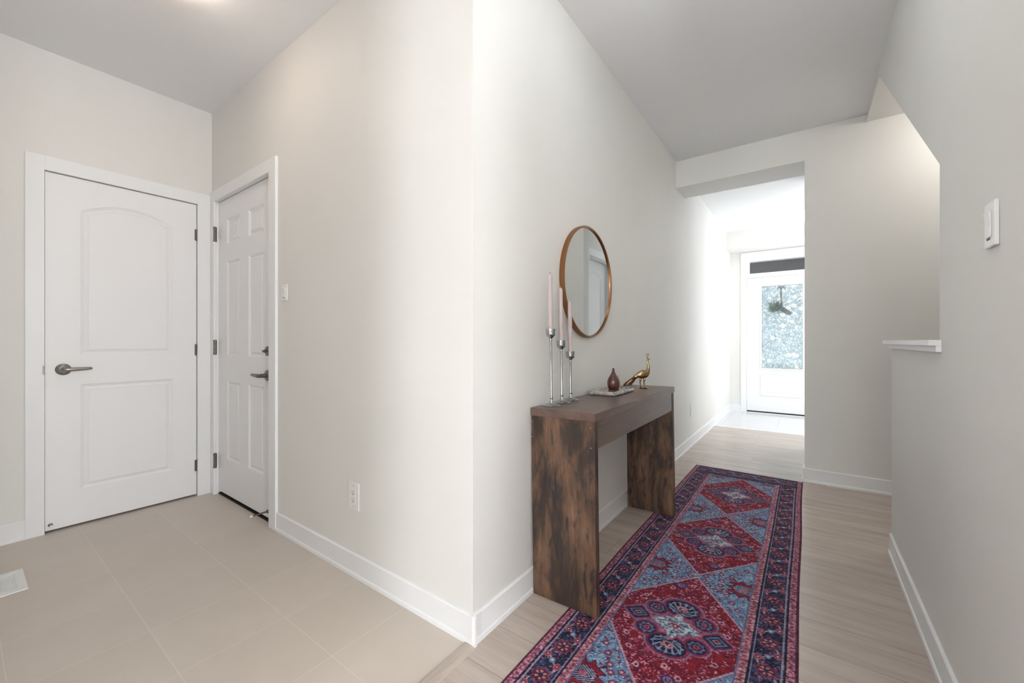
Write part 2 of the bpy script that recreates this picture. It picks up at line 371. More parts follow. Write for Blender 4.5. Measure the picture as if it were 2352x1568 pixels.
# stairs behind the half wall: treads rising under the sloping soffit are hidden, the landing floor is level
# ------------------------------------------------------------------ baseboards (board with shoe moulding)
def bb(name, segs, h=0.105):
    """segs: (axis, a0, a1, plane, side)"""
    bm = bmesh.new()
    for ax, a0, a1, p, s in segs:
        prof = [(0, 0), (0.0150, 0), (0.0150, 0.010), (0.0140, 0.017), (0.0100, 0.020), (0.0100, h - 0.004), (0.007, h), (0, h)]
        pts = [(p + s * d, z) for d, z in prof]
        # runs along Y when the wall plane is x=p; along X when the plane is y=p
        prism(bm, pts, a0, a1, 'y' if ax == 'y' else 'x')
    return struct(obj(name, bm, M_TRIM))
bb('baseboard_mudroom', [('x', -2.471, XC + 0.02, YB, -1)])
bb('baseboard_left', [('y', -0.10, 0.232, XA, 1)])
bb('baseboard_hall', [('y', YB + 0.035, YD, XC, 1)])
bb('baseboard_corner', [('y', YB - 0.0155, YB + 0.034, XC, 1)], 0.108)
bb('baseboard_right', [('y', 0.75, 2.830, XR, -1)])
bb('baseboard_end', [('x', -0.011, 1.40, YE, -1), ('y', YE - 0.012, 4.02, -0.011, -1)])
bb('baseboard_front', [('x', XC + 0.012, -0.823, YD, -1), ('x', 0.25, 1.2, YD, -1)])
bb('baseboard_foyer', [('y', 4.96, 5.10, FX, -1), ('x', FX, 1.2, 5.10, 1), ('y', 5.10, YD, 1.20, -1)])
bb('baseboard_partition', [('y', -5.0, -0.22, -1.0, 1), ('x', XA, -1.0, -0.10, 1)])

# ledge cap on the half wall
bm = bmesh.new()
box(bm, XR - 0.030, XR + 0.150, 1.885, 2.875, 1.076, 1.095)
box(bm, XR - 0.013, XR + 0.133, 1.885, 2.850, 1.055, 1.076)
struct(obj('trim_3', bm, M_TRIM, bevel=0.0015))

# ------------------------------------------------------------------ panelled doors
def inset_loop(pts, d):
    n = len(pts); out = []
    for i in range(n):
        p0, p1, p2 = Vector(pts[i - 1]), Vector(pts[i]), Vector(pts[(i + 1) % n])
        e1, e2 = (p1 - p0).normalized(), (p2 - p1).normalized()
        n1, n2 = Vector((-e1.y, e1.x)), Vector((-e2.y, e2.x))
        k = n1 + n2; k = k / max(1e-6, k.dot(n1)) if k.length > 1e-6 else n1
        out.append(tuple(p1 + k * d))
    return out
def rect(a0, a1, z0, z1): return [(a0, z0), (a1, z0), (a1, z1), (a0, z1)]
def arch(a0, a1, z0, zs, zp, n=14):
    pts = [(a0, z0), (a1, z0)]
    for i in range(n + 1):
        t = i / n; a = a1 + (a0 - a1) * t; u = 2 * t - 1
        pts.append((a, zs + (zp - zs) * (1 - u * u)))
    return pts
def door_slab(name, w, z0, z1, thick, panels, parent, steps, m=None, hole=None):
    """local coords: u across 0..w, z up, front face at depth 0 facing +d. returns obj (u->x, d->-y)"""
    bm = bmesh.new()
    def V(p, d): return bm.verts.new((p[0], -d, p[1]))
    outer = [V(p, 0) for p in rect(0, w, z0, z1)]
    loops = [(P, [V(p, 0) for p in P]) for P in panels]
    polys = [rect(0, w, z0, z1)] + [list(reversed(P)) for P in panels]
    flat = list(outer)
    for P, vs in loops: flat += list(reversed(vs))
    for tri in tessellate_polygon([[Vector((a, b, 0)) for a, b in P] for P in polys]):
        try: bm.faces.new([flat[i] for i in tri])
        except ValueError: pass
    for P, vs in loops:
        prev = vs; n = len(vs)
        for off, dep in steps:
            q = inset_loop(P, off); cur = [V(p, dep) for p in q]
            for i in range(n): bm.faces.new([prev[i], prev[(i + 1) % n], cur[(i + 1) % n], cur[i]])
            prev = cur
        if not hole: bm.faces.new(prev)
    back = [bm.verts.new((p[0], thick, p[1])) for p in rect(0, w, z0, z1)]
    for i in range(4): bm.faces.new([outer[i], outer[(i + 1) % 4], back[(i + 1) % 4], back[i]])
    if not hole: bm.faces.new(back)
    return obj(name, bm, m or M_DOOR, parent)
STEPS = [(0.0015, -0.002), (0.014, -0.0095), (0.016, -0.0105), (0.034, -0.002), (0.0355, -0.0035)]

def lever(parent, x, z, sgn, y=0.0, m=None):
    """rose and lever on the door face; sgn +1 lever points to +x"""
    m = m or M_NICKEL
    bm = bmesh.new(); lathe(bm, [(0.033, y), (0.033, y - 0.006), (0.029, y - 0.010), (0.013, y - 0.014), (0.011, y - 0.045), (0, y - 0.045)], 40, 'y', (x, 0, z))
    h = obj('door_handle', bm, m, parent, smooth='angle')
    bm = bmesh.new()
    tube(bm, [(x - sgn * 0.009, y - 0.048, z), (x, y - 0.050, z), (x + sgn * 0.02, y - 0.052, z), (x + sgn * 0.055, y - 0.050, z + 0.001), (x + sgn * 0.088, y - 0.050, z + 0.002), (x + sgn * 0.106, y - 0.049, z + 0.003), (x + sgn * 0.112, y - 0.049, z + 0.003)],
         [0.007, 0.0115, 0.0115, 0.0105, 0.009, 0.0075, 0.005], 14, 0.75, (0, 1, 0))
    obj('lever', bm, m, h, smooth=True)
    return h
def hinge(parent, x, z, y=0.0, hgt=0.088, r=0.0065, m=None, caps=False):
    bm = bmesh.new()
    lathe(bm, [(0, z - hgt / 2 - 0.004), (r * 0.7, z - hgt / 2 - 0.004), (r * 0.7, z - hgt / 2), (r, z - hgt / 2), (r, z - hgt * 0.2), (r * 0.9, z - hgt * 0.2 + .001), (r, z - hgt * 0.2 + .002), (r, z + hgt * 0.2), (r * 0.9, z + hgt * .2 + .001), (r, z + hgt * 0.2 + .002), (r, z + hgt / 2), (r * 0.7, z + hgt / 2), (r * 0.7, z + hgt / 2 + 0.004), (0, z + hgt / 2 + 0.004)], 20, 'z', (x, y - r * 0.6, 0))
    if caps:
        for q in (-1, 1): lathe(bm, [(r * 1.15, z + q * hgt * 0.5), (r * 1.15, z + q * hgt * 0.42)], 20, 'z', (x, y - r * 0.6, 0))
    box(bm, x - 0.012, x + 0.012, y - 0.0015, y + 0.002, z - hgt / 2, z + hgt / 2)
    return obj('hinge', bm, m or M_DNICK, parent, smooth='angle')
def casing(parent, x0, x1, z1, ox0, ox1, oz, depth=0.015, name='door_frame', jamb=0.12, reveal=0.0, head_rev=0.0):
    """flat casing with jamb: opening x0..x1, z1; outer edges ox0, ox1, oz; wall surface is y=0, room at -y"""
    lst = [(ox0, x0, -depth, 0.0005, 0, oz), (x1, ox1, -depth, 0.0005, 0, oz), (x0, x1, -depth, 0.0005, z1, oz)]
    o = boxes(name, lst, M_TRIM, parent, bevel=0.0012)
    jt = 0.0035
    boxes('door_jamb', [(x0 - jt, x0 - 0.0005, 0.001, jamb, 0, z1), (x1 + 0.0005, x1 + jt, 0.001, jamb, 0, z1), (x0, x1, 0.001, jamb, z1 + 0.0003, z1 + jt)], M_TRIM, parent)
    return o

# door 1: arched two-panel door in the left wall (wall faces +X): local x -> world +Y, local -y -> world +X
d1 = bpy.data.objects.new('door_1', None); C.objects.link(d1); struct(d1)
d1.location = (XA, DA[0], 0); d1.rotation_euler = (0, 0, PI / 2)
w = DA[1] - DA[0]
# rotation by 90 deg maps local x -> +Y, local y -> -X, so local -y faces the room
casing(d1, 0, w, DA[2], -0.071, w + 0.082, 2.140)
s1 = door_slab('door_leaf', w - 0.006, 0.012, DA[2] - 0.004, 0.035, [rect(0.140, 0.572, 0.213, 0.836), arch(0.140, 0.572, 1.010, 1.868, 1.934)], d1, STEPS)
s1.location = (0.003, 0.004, 0)
lever(s1, 0.073 - 0.003, 0.928, 1)
for z in (1.842, 1.031, 0.214): hinge(s1, w - 0.004, z, -0.002, 0.078, 0.0045)
boxes('latch_plate', [(-0.010, -0.003, -0.0225, -0.019, 0.905, 0.955)], M_DNICK, s1)
bm = bmesh.new(); lathe(bm, [(0.010, -0.0005), (0.010, -0.004), (0.004, -0.007), (0.004, -0.030)], 16, 'y', (0.020, 0, 0.043))
ds = obj('door_stop', bm, M_NICKEL, s1, smooth='angle')
bm = bmesh.new(); lathe(bm, [(0.0065, -0.030), (0.0065, -0.040), (0, -0.041)], 16, 'y', (0.020, 0, 0.043)); obj('rubber_tip', bm, M_PLATE, ds, smooth='angle', label='white rubber tip')

# door 2: six-panel door beside it (wall faces -Y)
d2 = bpy.data.objects.new('door_2', None); C.objects.link(d2); struct(d2)
d2.location = (DB[0], YB, 0); w = DB[1] - DB[0]
casing(d2, 0, w, DB[2], -0.062, w + 0.084, 2.160)
px = lambda v: v - DB[0] - 0.003
P6 = [rect(px(a), px(b), z0, z1) for a, b in ((-3.261, -3.055), (-2.911, -2.698)) for z0, z1 in ((0.272, 0.812), (0.994, 1.645), (1.770, 1.940))]
s2 = door_slab('door_leaf', w - 0.006, 0.024, DB[2] - 0.004, 0.040, P6, d2, [(0.0015, -0.002), (0.012, -0.009), (0.014, -0.010), (0.030, -0.002), (0.0315, -0.0035)])
s2.location = (0.003, 0.018, 0)
lever(s2, px(-2.639), 0.884, -1, m=M_DNICK)
bm = bmesh.new(); lathe(bm, [(0.029, 0), (0.029, -0.005), (0.025, -0.009), (0.010, -0.011), (0.009, -0.020), (0, -0.020)], 36, 'y', (px(-2.639), 0, 1.032))
db = obj('deadbolt', bm, M_DNICK, s2, smooth='angle')
bm = bmesh.new(); tube(bm, [(px(-2.639) + 0.010, -0.024, 1.030), (px(-2.639), -0.025, 1.031), (px(-2.639) - 0.018, -0.024, 1.034)], [0.005, 0.007, 0.005], 12, 0.6, (0, 1, 0)); obj('thumb_turn', bm, M_DNICK, db, smooth=True)
for z in (1.854, 1.049, 0.242): hinge(s2, -0.003, z, -0.018, 0.10, 0.0095, caps=True)
bm = bmesh.new(); lathe(bm, [(0.012, 0), (0.010, -0.004), (0.005, -0.010), (0.004, -0.085)], 18, 'y', (px(-2.639), 0, 0.062))
ds = obj('door_stop', bm, M_DNICK, s2, smooth='angle')
bm = bmesh.new(); lathe(bm, [(0.006, -0.085), (0.006, -0.097), (0, -0.098)], 18, 'y', (px(-2.639), 0, 0.062)); obj('rubber_tip', bm, M_PLATE, ds, smooth='angle', label='white rubber tip')
boxes('threshold', [(0.0, w, 0.016, 0.12, 0, 0.009)], M_GAP, d2)  # strip coloured dark for the shade in the gap under the door

# door 3: closet door in the foyer, seen in the mirror (wall faces -X): local x -> world -Y
d3 = bpy.data.objects.new('door_3', None); C.objects.link(d3); struct(d3)
d3.location = (FX, DC[1], 0); d3.rotation_euler = (0, 0, -PI / 2); w = DC[1] - DC[0]
casing(d3, 0, w, DC[2], -0.075, w + 0.082, 2.140, jamb=0.115)
s3 = door_slab('door_leaf', w - 0.006, 0.012, DC[2] - 0.004, 0.015, [rect(0.140, 0.572, 0.213, 0.836), arch(0.140, 0.572, 1.010, 1.868, 1.934)], d3, STEPS)
s3.location = (0.003, 0.095, 0)

# door 4: front door with decorative glass and a transom above (wall faces -Y)
d4 = bpy.data.objects.new('door_4', None); C.objects.link(d4); struct(d4)
d4.location = (-0.746, YD, 0); w = 0.912
lst = [(-0.077, 0, -0.016, 0.0005, 0.002, 2.455), (w, w + 0.077, -0.016, 0.0005, 0.002, 2.455), (0, w, -0.016, 0.0005, 2.385, 2.455)]
boxes('door_frame', lst, M_TRIM, d4, bevel=0.0015)
boxes('door_jamb', [(-0.008, 0.0, 0.001, 0.13, 0.002, 2.385), (w, w + 0.008, 0.001, 0.13, 0.002, 2.385), (0, w, -0.010, 0.13, 2.066, 2.100)], M_TRIM, d4, bevel=0.001)
tf = boxes('transom_frame', [(0, 0.035, -0.006, 0.08, 2.100, 2.385), (w - 0.035, w, -0.006, 0.08, 2.100, 2.385), (0.035, w - 0.035, -0.006, 0.08, 2.100, 2.130), (0.035, w - 0.035, -0.006, 0.08, 2.328, 2.385)], M_TRIM, d4, bevel=0.002)
boxes('glass_pane', [(0.035, w - 0.035, 0.030, 0.034, 2.130, 2.328)], M_CLEAR, tf, label='clear transom glass')
s4 = door_slab('door_leaf', w - 0.006, 0.022, 2.058, 0.044, [rect(0.188, 0.716, 0.275, 0.600)], d4, [(0.006, 0.003), (0.018, 0.003), (0.026, -0.004), (0.05, -0.004), (0.07, 0.001)], M_TRIM)
s4.location = (0.003, 0.010, 0)
# cut the glazed opening by rebuilding the leaf as stiles and rails around it
bpy.data.objects.remove(s4)
lf = bmesh.new()
gx0, gx1, gz0, gz1 = 0.200, 0.704, 0.687, 1.922
for b in [(0.003, gx0, 0.010, 0.054, 0.022, 2.060), (gx1, w - 0.003, 0.010, 0.054, 0.022, 2.060), (gx0, gx1, 0.010, 0.054, gz1, 2.060), (gx0, gx1, 0.010, 0.054, 0.022, gz0)]: box(lf, *b)
s4 = obj('door_leaf', lf, M_TRIM, d4)
def ring(bm, x0, x1, z0, z1, prof):
    """moulding ring: prof list of (offset outward, y)"""
    loops = []
    for off, y in prof:
        loops.append([bm.verts.new((x, y, z)) for x, z in ((x0 - off, z0 - off), (x1 + off, z0 - off), (x1 + off, z1 + off), (x0 - off, z1 + off))])
    for a, b in zip(loops, loops[1:]):
        for i in range(4): bm.faces.new([a[i], a[(i + 1) % 4], b[(i + 1) % 4], b[i]])
bm = bmesh.new(); ring(bm, gx0, gx1, gz0, gz1, [(0, 0.030), (0, 0.000), (0.006, -0.004), (0.016, -0.004), (0.024, 0.004), (0.026, 0.0101)])
obj('glass_moulding', bm, M_TRIM, s4)
bm = bmesh.new(); ring(bm, 0.200, 0.704, 0.287, 0.588, [(0.024, 0.0101), (0.018, 0.003), (0.008, 0.002), (0, 0.0085), (-0.03, 0.0085), (-0.05, 0.004)])
v = [bm.verts.new(p) for p in ((0.25, 0.004, 0.337), (0.654, 0.004, 0.337), (0.654, 0.004, 0.538), (0.25, 0.004, 0.538))]; bm.faces.new(v)
obj('raised_panel', bm, M_TRIM, s4)
boxes('glass_pane', [(gx0, gx1, 0.030, 0.036, gz0, gz1)], M_FILM, s4, label='pale blue glass patterned with white flowers and leaves')
for z in (1.84, 1.03, 0.24): boxes('hinge', [(-0.006, 0.004, -0.004, 0.010, z - 0.045, z + 0.045)], M_TRIM, s4, bevel=0.002)
boxes('door_sweep', [(0.003, w - 0.003, 0.004, 0.0098, 0.010, 0.030)], M_GAP, s4)
boxes('threshold', [(0.0, w, -0.020, 0.12, 0.003, 0.012)], M_TRIM, d4)
bm = bmesh.new(); tube(bm, [(0.440, 0.006, 2.056), (0.439, 0.004, 2.03), (0.432, 0.004, 2.000), (0.426, 0.003, 1.990), (0.422, 0.001, 1.998)], 0.0022, 8)
obj('wreath_hook', bm, M_CHROME, s4, smooth=True)

# ------------------------------------------------------------------ outside the front door
sbox('floor_porch', [(-3.0, 3.0, 7.40, 9.3, -0.15, -0.02)], mat('porch_concrete', (168, 166, 162), 0.8))
sbox('floor_driveway', [(-12, 12, 9.3, 30, -0.45, -0.30)], mat('pale_concrete', (205, 206, 206), 0.9))
bm = bmesh.new(); box(bm, -3.0, 3.0, 7.36, 9.10, 2.60, 2.64)
msf = mat('vented_soffit', (206, 204, 198), 0.6)
vv = N(msf, 'ShaderNodeTexVoronoi'); vv.inputs['Randomness'].default_value = 0.0; vv.inputs['Scale'].default_value = 9.0; L(msf, mapping(msf), vv.inputs['Vector'])
L(msf, ramp(msf, vv.outputs['Distance'], [(0.14, lin((60, 58, 56))), (0.18, lin((206, 204, 198)))]), BS(msf).inputs['Base Color'])
struct(obj('ceiling_porch', bm, msf))
sbox('wall_porch_beam', [(-3.0, 3.0, 9.02, 9.16, 2.25, 2.595)], mat('charcoal_fascia', (74, 74, 75), 0.6))

def needles(bm, c, n, R, ln):
    for i in range(n):
        a, b = random.uniform(0, 2 * PI), random.uniform(-0.9, 0.9)
        d = Vector((math.cos(a), 0.6 * b, math.sin(a))).normalized(); d.x -= 0.35; d.normalize()
        s = Vector(c) + d * random.uniform(0, R * 0.35); e = s + d * random.uniform(ln * 0.5, ln)
        tube(bm, [s, (s + e) / 2 + Vector((0, 0, 0.004)), e], [0.0032, 0.0026, 0.0006], 5)
sw = thing('holiday_swag', 'green cedar and brown burlap swag hanging behind the front door glass', 'wreath', (-0.308, YD + 0.115, 1.60))
M_GREEN = mat('cedar_green', (46, 84, 44), 0.6); nt_g = M_GREEN.node_tree; tlg = N(M_GREEN, 'ShaderNodeBsdfTranslucent'); tlg.inputs[0].default_value = (*lin((120, 196, 96)), 1)
mxg = N(M_GREEN, 'ShaderNodeMixShader'); mxg.inputs[0].default_value = 0.45
L(M_GREEN, BS(M_GREEN).outputs[0], mxg.inputs[1]); L(M_GREEN, tlg.outputs[0], mxg.inputs[2]); L(M_GREEN, mxg.outputs[0], nt_g.nodes['Material Output'].inputs[0])
M_BURL = mat('brown_burlap', (158, 124, 98), 0.85)
L(M_GREEN, ramp(M_GREEN, noise(M_GREEN, mapping(M_GREEN), 60, 3), [(0.35, lin((58, 128, 62))), (0.7, lin((156, 208, 128)))]), BS(M_GREEN).inputs['Base Color'])
bm = bmesh.new(); needles(bm, (-0.055, 0, 0.0), 150, 0.10, 0.13); needles(bm, (-0.10, 0, -0.01), 110, 0.06, 0.09)
obj('cedar_sprig', bm, M_GREEN, sw)
bm = bmesh.new(); tube(bm, [(-0.04, 0, -0.005), (0.0, 0.0, -0.012), (0.05, 0, -0.05), (0.095, 0, -0.085), (0.13, 0, -0.105)], [0.02, 0.034, 0.036, 0.032, 0.024], 14, 0.7, (0, 1, 0))
obj('burlap_wrap', bm, M_BURL, sw, smooth=True)
bm = bmesh.new(); tube(bm, [(0.0, 0, 0.0), (0.004, 0, 0.10), (0.0, 0, 0.20), (0.002, 0, 0.30)], [0.016, 0.012, 0.014, 0.012], 10, 0.5, (0, 1, 0)); obj('ribbon', bm, M_BURL, sw, smooth=True)
bm = bmesh.new()
for sx in (-1, 1): tube(bm, [(0, 0, 0.30), (sx * 0.02, -0.008, 0.315), (sx * 0.045, 0, 0.295), (sx * 0.05, 0.0, 0.275)], [0.010, 0.012, 0.009, 0.004], 8, 0.5, (0, 1, 0))
obj('bow', bm, M_BURL, sw, smooth=True)
bm = bmesh.new()
for k in range(3): tube(bm, [(-0.01 + 0.04 * k, -0.028, 0.0 - 0.03 * k), (0.01 + 0.04 * k, -0.034, -0.024 - 0.03 * k), (0.04 + 0.035 * k, -0.030, -0.022 - 0.03 * k)], 0.0035, 8)
obj('cord', bm, M_PLATE, sw, smooth=True, label='white twisted cord')

# ------------------------------------------------------------------ ceiling lamps
def ceiling_lamp(name, label, x, y, z, r, strength, col, deep=1.0):
    t = thing(name, label, 'ceiling light', (x, y, z), group=None)
    bm = bmesh.new(); lathe(bm, [(0, 0), (r, 0), (r, -0.018), (r - 0.012, -0.022), (0, -0.022)], 48)
    obj('mounting_ring', bm, M_TRIM, t, smooth='angle')
    m = m_emit('lamp_diffuser_' + name, col, strength)
    bm = bmesh.new(); lathe(bm, [(r - 0.014, -0.0225), (r - 0.004, -0.045), (r - 0.010, -0.080 * deep), (r - 0.03, -0.095 * deep), (r * 0.55, -0.102 * deep), (0, -0.105 * deep)], 48)
    obj('diffuser', bm, m, t, smooth=True); return t
ceiling_lamp('ceiling_light', 'round white flush ceiling light above the beige tiled mudroom floor', -2.225, 0.545, ZC, 0.15, P['mud'], (1.0, 0.80, 0.66), 0.72)
ceiling_lamp('ceiling_light', 'round white flush ceiling light above the hallway runner', -0.31, 1.55, ZC, 0.15, P['hall'], (0.96, 0.985, 1.0), 1.7)
ceiling_lamp('ceiling_light', 'round white flush ceiling light in the foyer before the front door', 0.03, 6.25, ZF, 0.16, P['foyer'], (1.0, 0.99, 0.97))
ceiling_lamp('ceiling_light', 'round white flush ceiling light in the stairwell behind the right wall', 0.98, 3.50, 2.685, 0.12, P['stair'], (1.0, 0.95, 0.90))


# ------------------------------------------------------------------ switches, outlets, floor register
def screw_dots(bm, pts, y, r=0.0022):
    for x, z in pts: lathe(bm, [(0, y), (r, y), (r, y - 0.0008), (0, y - 0.0008)], 12, 'y', (x, 0, z))
def switch(name, label, loc, rz, w, h, thick=0.006, rocker=True):
    t = thing(name, label, 'light switch', loc, (0, 0, rz))
    boxes('wall_plate', [(-w / 2, w / 2, -thick, -0.0002, -h / 2, h / 2)], M_PLATE, t, bevel=0.002)
    bm = bmesh.new(); hw = w * 0.235; hh = h * 0.29
    prism(bm, [(-thick - 0.0001, -hh), (-thick - 0.0001, hh), (-thick - 0.006, hh), (-thick - 0.002, 0.0), (-thick - 0.0035, -hh)], -hw, hw, 'x')
    obj('rocker', bm, M_PLATE, t, bevel=0.0008)
    boxes('indicator_slot', [(-hw * 0.8, hw * 0.3, -thick - 0.0012, -thick - 0.0001, -hh - 0.0045, -hh - 0.002)], M_DARK, t)
    return t
switch('light_switch', 'white rocker light switch on wall beside the six-panel door', (-2.385, YB, 1.367), 0, 0.066, 0.092, 0.005)
switch('light_switch', 'large white rocker light switch on the right wall past the ledge', (XR, 1.4255, 1.363), -PI / 2, 0.066, 0.104, 0.0085)
def outlet(name, label, loc, rz):
    t = thing(name, label, 'power outlet', loc, (0, 0, rz))
    boxes('wall_plate', [(-0.041, 0.041, -0.005, -0.0002, -0.064, 0.064)], M_PLATE, t, bevel=0.002)
    boxes('socket_insert', [(-0.017, 0.017, -0.0066, -0.0052, -0.034, 0.034)], M_PLATE, t, bevel=0.0008)
    bm = bmesh.new()
    for z in (0.015, -0.019):
        box(bm, -0.0085, -0.0065, -0.0072, -0.0067, z + 0.001, z + 0.009); box(bm, 0.0060, 0.0078, -0.0072, -0.0067, z + 0.002, z + 0.008)
        lathe(bm, [(0, -0.0067), (0.0028, -0.0067), (0.0028, -0.0074), (0, -0.0074)], 12, 'y', (0, 0, z - 0.0055))
    obj('slots', bm, M_DARK, t)
    for z in (0.048, -0.048):
        bm = bmesh.new(); screw_dots(bm, [(0, z)], -0.0051); obj('screw', bm, M_NICKEL, t)
    return t
outlet('wall_outlet', 'white duplex outlet low on the wall right of the six-panel door', (-1.709, YB, 0.370), 0)
outlet('wall_outlet', 'small white outlet low on the hallway wall beyond the console table', (XC, 4.52, 0.375), PI / 2)

fr = thing('floor_register', 'white slotted metal vent in the beige tiled floor', 'floor vent', (-2.904, 0.02, 0.0))
bm = bmesh.new(); hx, hy = 0.132, 0.174
for b in [(-hx, -hx + .038, -hy, hy, 0.0003, 0.006), (hx - .038, hx, -hy, hy, 0.0003, 0.006), (-hx + .038, hx - .038, -hy, -hy + .03, 0.0003, 0.006), (-hx + .038, hx - .038, hy - .03, hy, 0.0003, 0.006)]: box(bm, *b)
obj('flange', bm, M_PLATE, fr, bevel=0.002)
for i in range(15):
    x = -hx + 0.045 + i * (2 * hx - 0.09) / 14
    boxes('louver', [(x - 0.0040, x + 0.0040, -hy + 0.03, hy - 0.03, 0.001, 0.0045)], M_PLATE, fr)
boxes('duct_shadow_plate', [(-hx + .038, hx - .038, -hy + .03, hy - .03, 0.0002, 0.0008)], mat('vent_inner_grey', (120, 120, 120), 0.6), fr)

# ------------------------------------------------------------------ runner rug (pattern woven as a colour attribute)
RX, RY0, RY1, RW = -0.405, 0.205, 3.856, 0.383
def rug():
    nx, ny = 267, 1271
    X = np.linspace(-RW, RW, nx); Y = np.linspace(RY0, RY1, ny)
    u, yy = np.meshgrid(X, Y)
    rng = np.random.default_rng(5)
    def vnoise(cell):
        h, w = int((RY1 - RY0) / cell) + 3, int(2 * RW / cell) + 3
        g = rng.random((h, w)); fy = (yy - RY0) / cell; fx = (u + RW) / cell
        iy, ix = fy.astype(int), fx.astype(int); ty, tx = fy - iy, fx - ix
        ty = ty * ty * (3 - 2 * ty); tx = tx * tx * (3 - 2 * tx)
        return (g[iy, ix] * (1 - tx) + g[iy, ix + 1] * tx) * (1 - ty) + (g[iy + 1, ix] * (1 - tx) + g[iy + 1, ix + 1] * tx) * ty
    n6, n12, n25, n3 = vnoise(0.006), vnoise(0.012), vnoise(0.03), vnoise(0.0035)
    au = np.abs(u)
    col = np.zeros(u.shape + (3,))
    def put(mask, c, a=1.0):
        c = np.array(lin(c)); k = (mask.astype(float) * a)[..., None]
        col[...] = col * (1 - k) + c * k
    navy, red, blue, pink, lt, plum, dred = (28, 33, 60), (124, 26, 44), (112, 142, 176), (172, 108, 122), (184, 186, 204), (84, 44, 78), (96, 24, 44)
    # ---- field
    put(np.ones_like(u, bool), blue)
    put(n12 > 0.62, (142, 170, 198)); put(n6 > 0.74, (60, 74, 118)); put(n12 < 0.22, (132, 66, 88)); put(n3 > 0.82, (196, 204, 216)); put((n25 > 0.72) & (n6 > .45), (92, 116, 156))
    dv = (yy - 3.25 + 0.4075) % 0.815 - 0.4075
    adv = np.abs(dv)
    # little roses and curls over the blue corners
    def disc(cu, cv, r, sy=1.0, base=None):
        b = dv if base is None else base
        return np.hypot(u - cu, (b - cv) / sy) / r
    e = 0.4075 - adv  # distance from the cell edge
    cells = [(0.05, 0.05), (0.095, 0.02), (0.13, 0.085), (0.085, 0.075), (0.18, 0.17), (0.19, 0.03), (0.03, 0.02), (0.155, 0.13), (0.115, 0.055)]
    for k, (cu, ce) in enumerate(cells):
        for s in (-1, 1):
            d = np.hypot(u - s * cu, e - ce) / 0.013
            put((d < 1) & (d > 0.72), (70, 60, 96)); put(d <= 0.72, (160, 72, 92)); put(d < 0.35, (206, 178, 186))
    # ---- side palmettes (red crowns pointing inward)
    for s in (-1, 1):
        q = 0.212 - s * u   # distance in from the side of the field
        ev = np.where(dv > 0, dv - 0.4075, dv + 0.4075)
        wav = 0.062 + 0.012 * np.cos(q * 170)
        body = (q < 0.088 - 0.25 * np.abs(ev) + 0.012 * np.cos(ev * 190)) & (np.abs(ev) < wav) & (q > -0.01)
        put(body, (78, 28, 56)); inner = (q < 0.078 - 0.25 * np.abs(ev) + 0.012 * np.cos(ev * 190)) & (np.abs(ev) < wav - 0.008)
        put(inner, (136, 34, 52)); core = (np.hypot((q - 0.022) / 0.045, ev / 0.034) < 1)
        put(core, navy); put(core & ((np.sin((q * 0.8 + np.abs(ev) * 1.4) * 520) > 0.3)), (168, 174, 200)); put(np.hypot((q - 0.022) / 0.014, ev / 0.012) < 1, (178, 92, 108))
    # ---- hexagons
    hexd = 0.390 - 0.280 * au / 0.212 - adv      # >0 inside
    put((hexd > -0.012) & (hexd <= 0.0), (184, 160, 178))
    put((hexd > -0.018) & (hexd <= -0.012), (96, 110, 150))
    hx_in = hexd > 0.0
    put(hx_in, red); put(hx_in & (n25 > 0.6), (112, 22, 44)); put(hx_in & (n12 > 0.72), (158, 62, 82)); put(hx_in & (n6 > 0.80), (196, 136, 152)); put(hx_in & (n6 < 0.14), (62, 24, 60)); put(hx_in & (n25 < 0.25), (146, 34, 48))
    # scattered small blossoms inside
    for cu, cv in [(0.0, 0.31), (0.06, 0.26), (-0.07, 0.245), (0.14, 0.12), (-0.15, 0.13), (0.17, 0.05), (-0.175, -0.05), (0.155, -0.12), (-0.14, -0.14), (0.07, -0.25), (-0.06, -0.27), (0.10, 0.20), (-0.11, -0.20), (0.02, -0.22)]:
        d = disc(cu, cv, 0.011); put((d < 1) & hx_in, (196, 150, 164)); put((d < 0.5) & hx_in, (88, 28, 50))
    for cu, cv, r in [(0.045, -0.275, .024), (-0.045, 0.285, .024)]:
        d = disc(cu, cv, r); put(d < 1, (74, 50, 92)); put((d < 0.75) & (np.sin(d * 16) > 0), (150, 120, 160))
    # halo, then the navy wreath of palmettes
    def shapes(grow):
        m = np.zeros(u.shape, bool)
        for s in (-1, 1):
            m |= (np.hypot(u / (0.066 + grow), (dv - s * 0.118) / (0.052 + grow)) < 1)
            m |= ((np.abs(u - s * 0.142) / (0.050 + grow) + adv / (0.042 + grow)) < 1)
            for t in (-1, 1): m |= (np.hypot(u - s * 0.088, dv - t * 0.070) < 0.034 + grow)
        return m
    put(shapes(0.016), (112, 132, 168)); put(shapes(0.016) & (n6 > 0.5), (164, 90, 118)); put(shapes(0.009), (136, 48, 78)); put(shapes(0.0), (30, 34, 62))
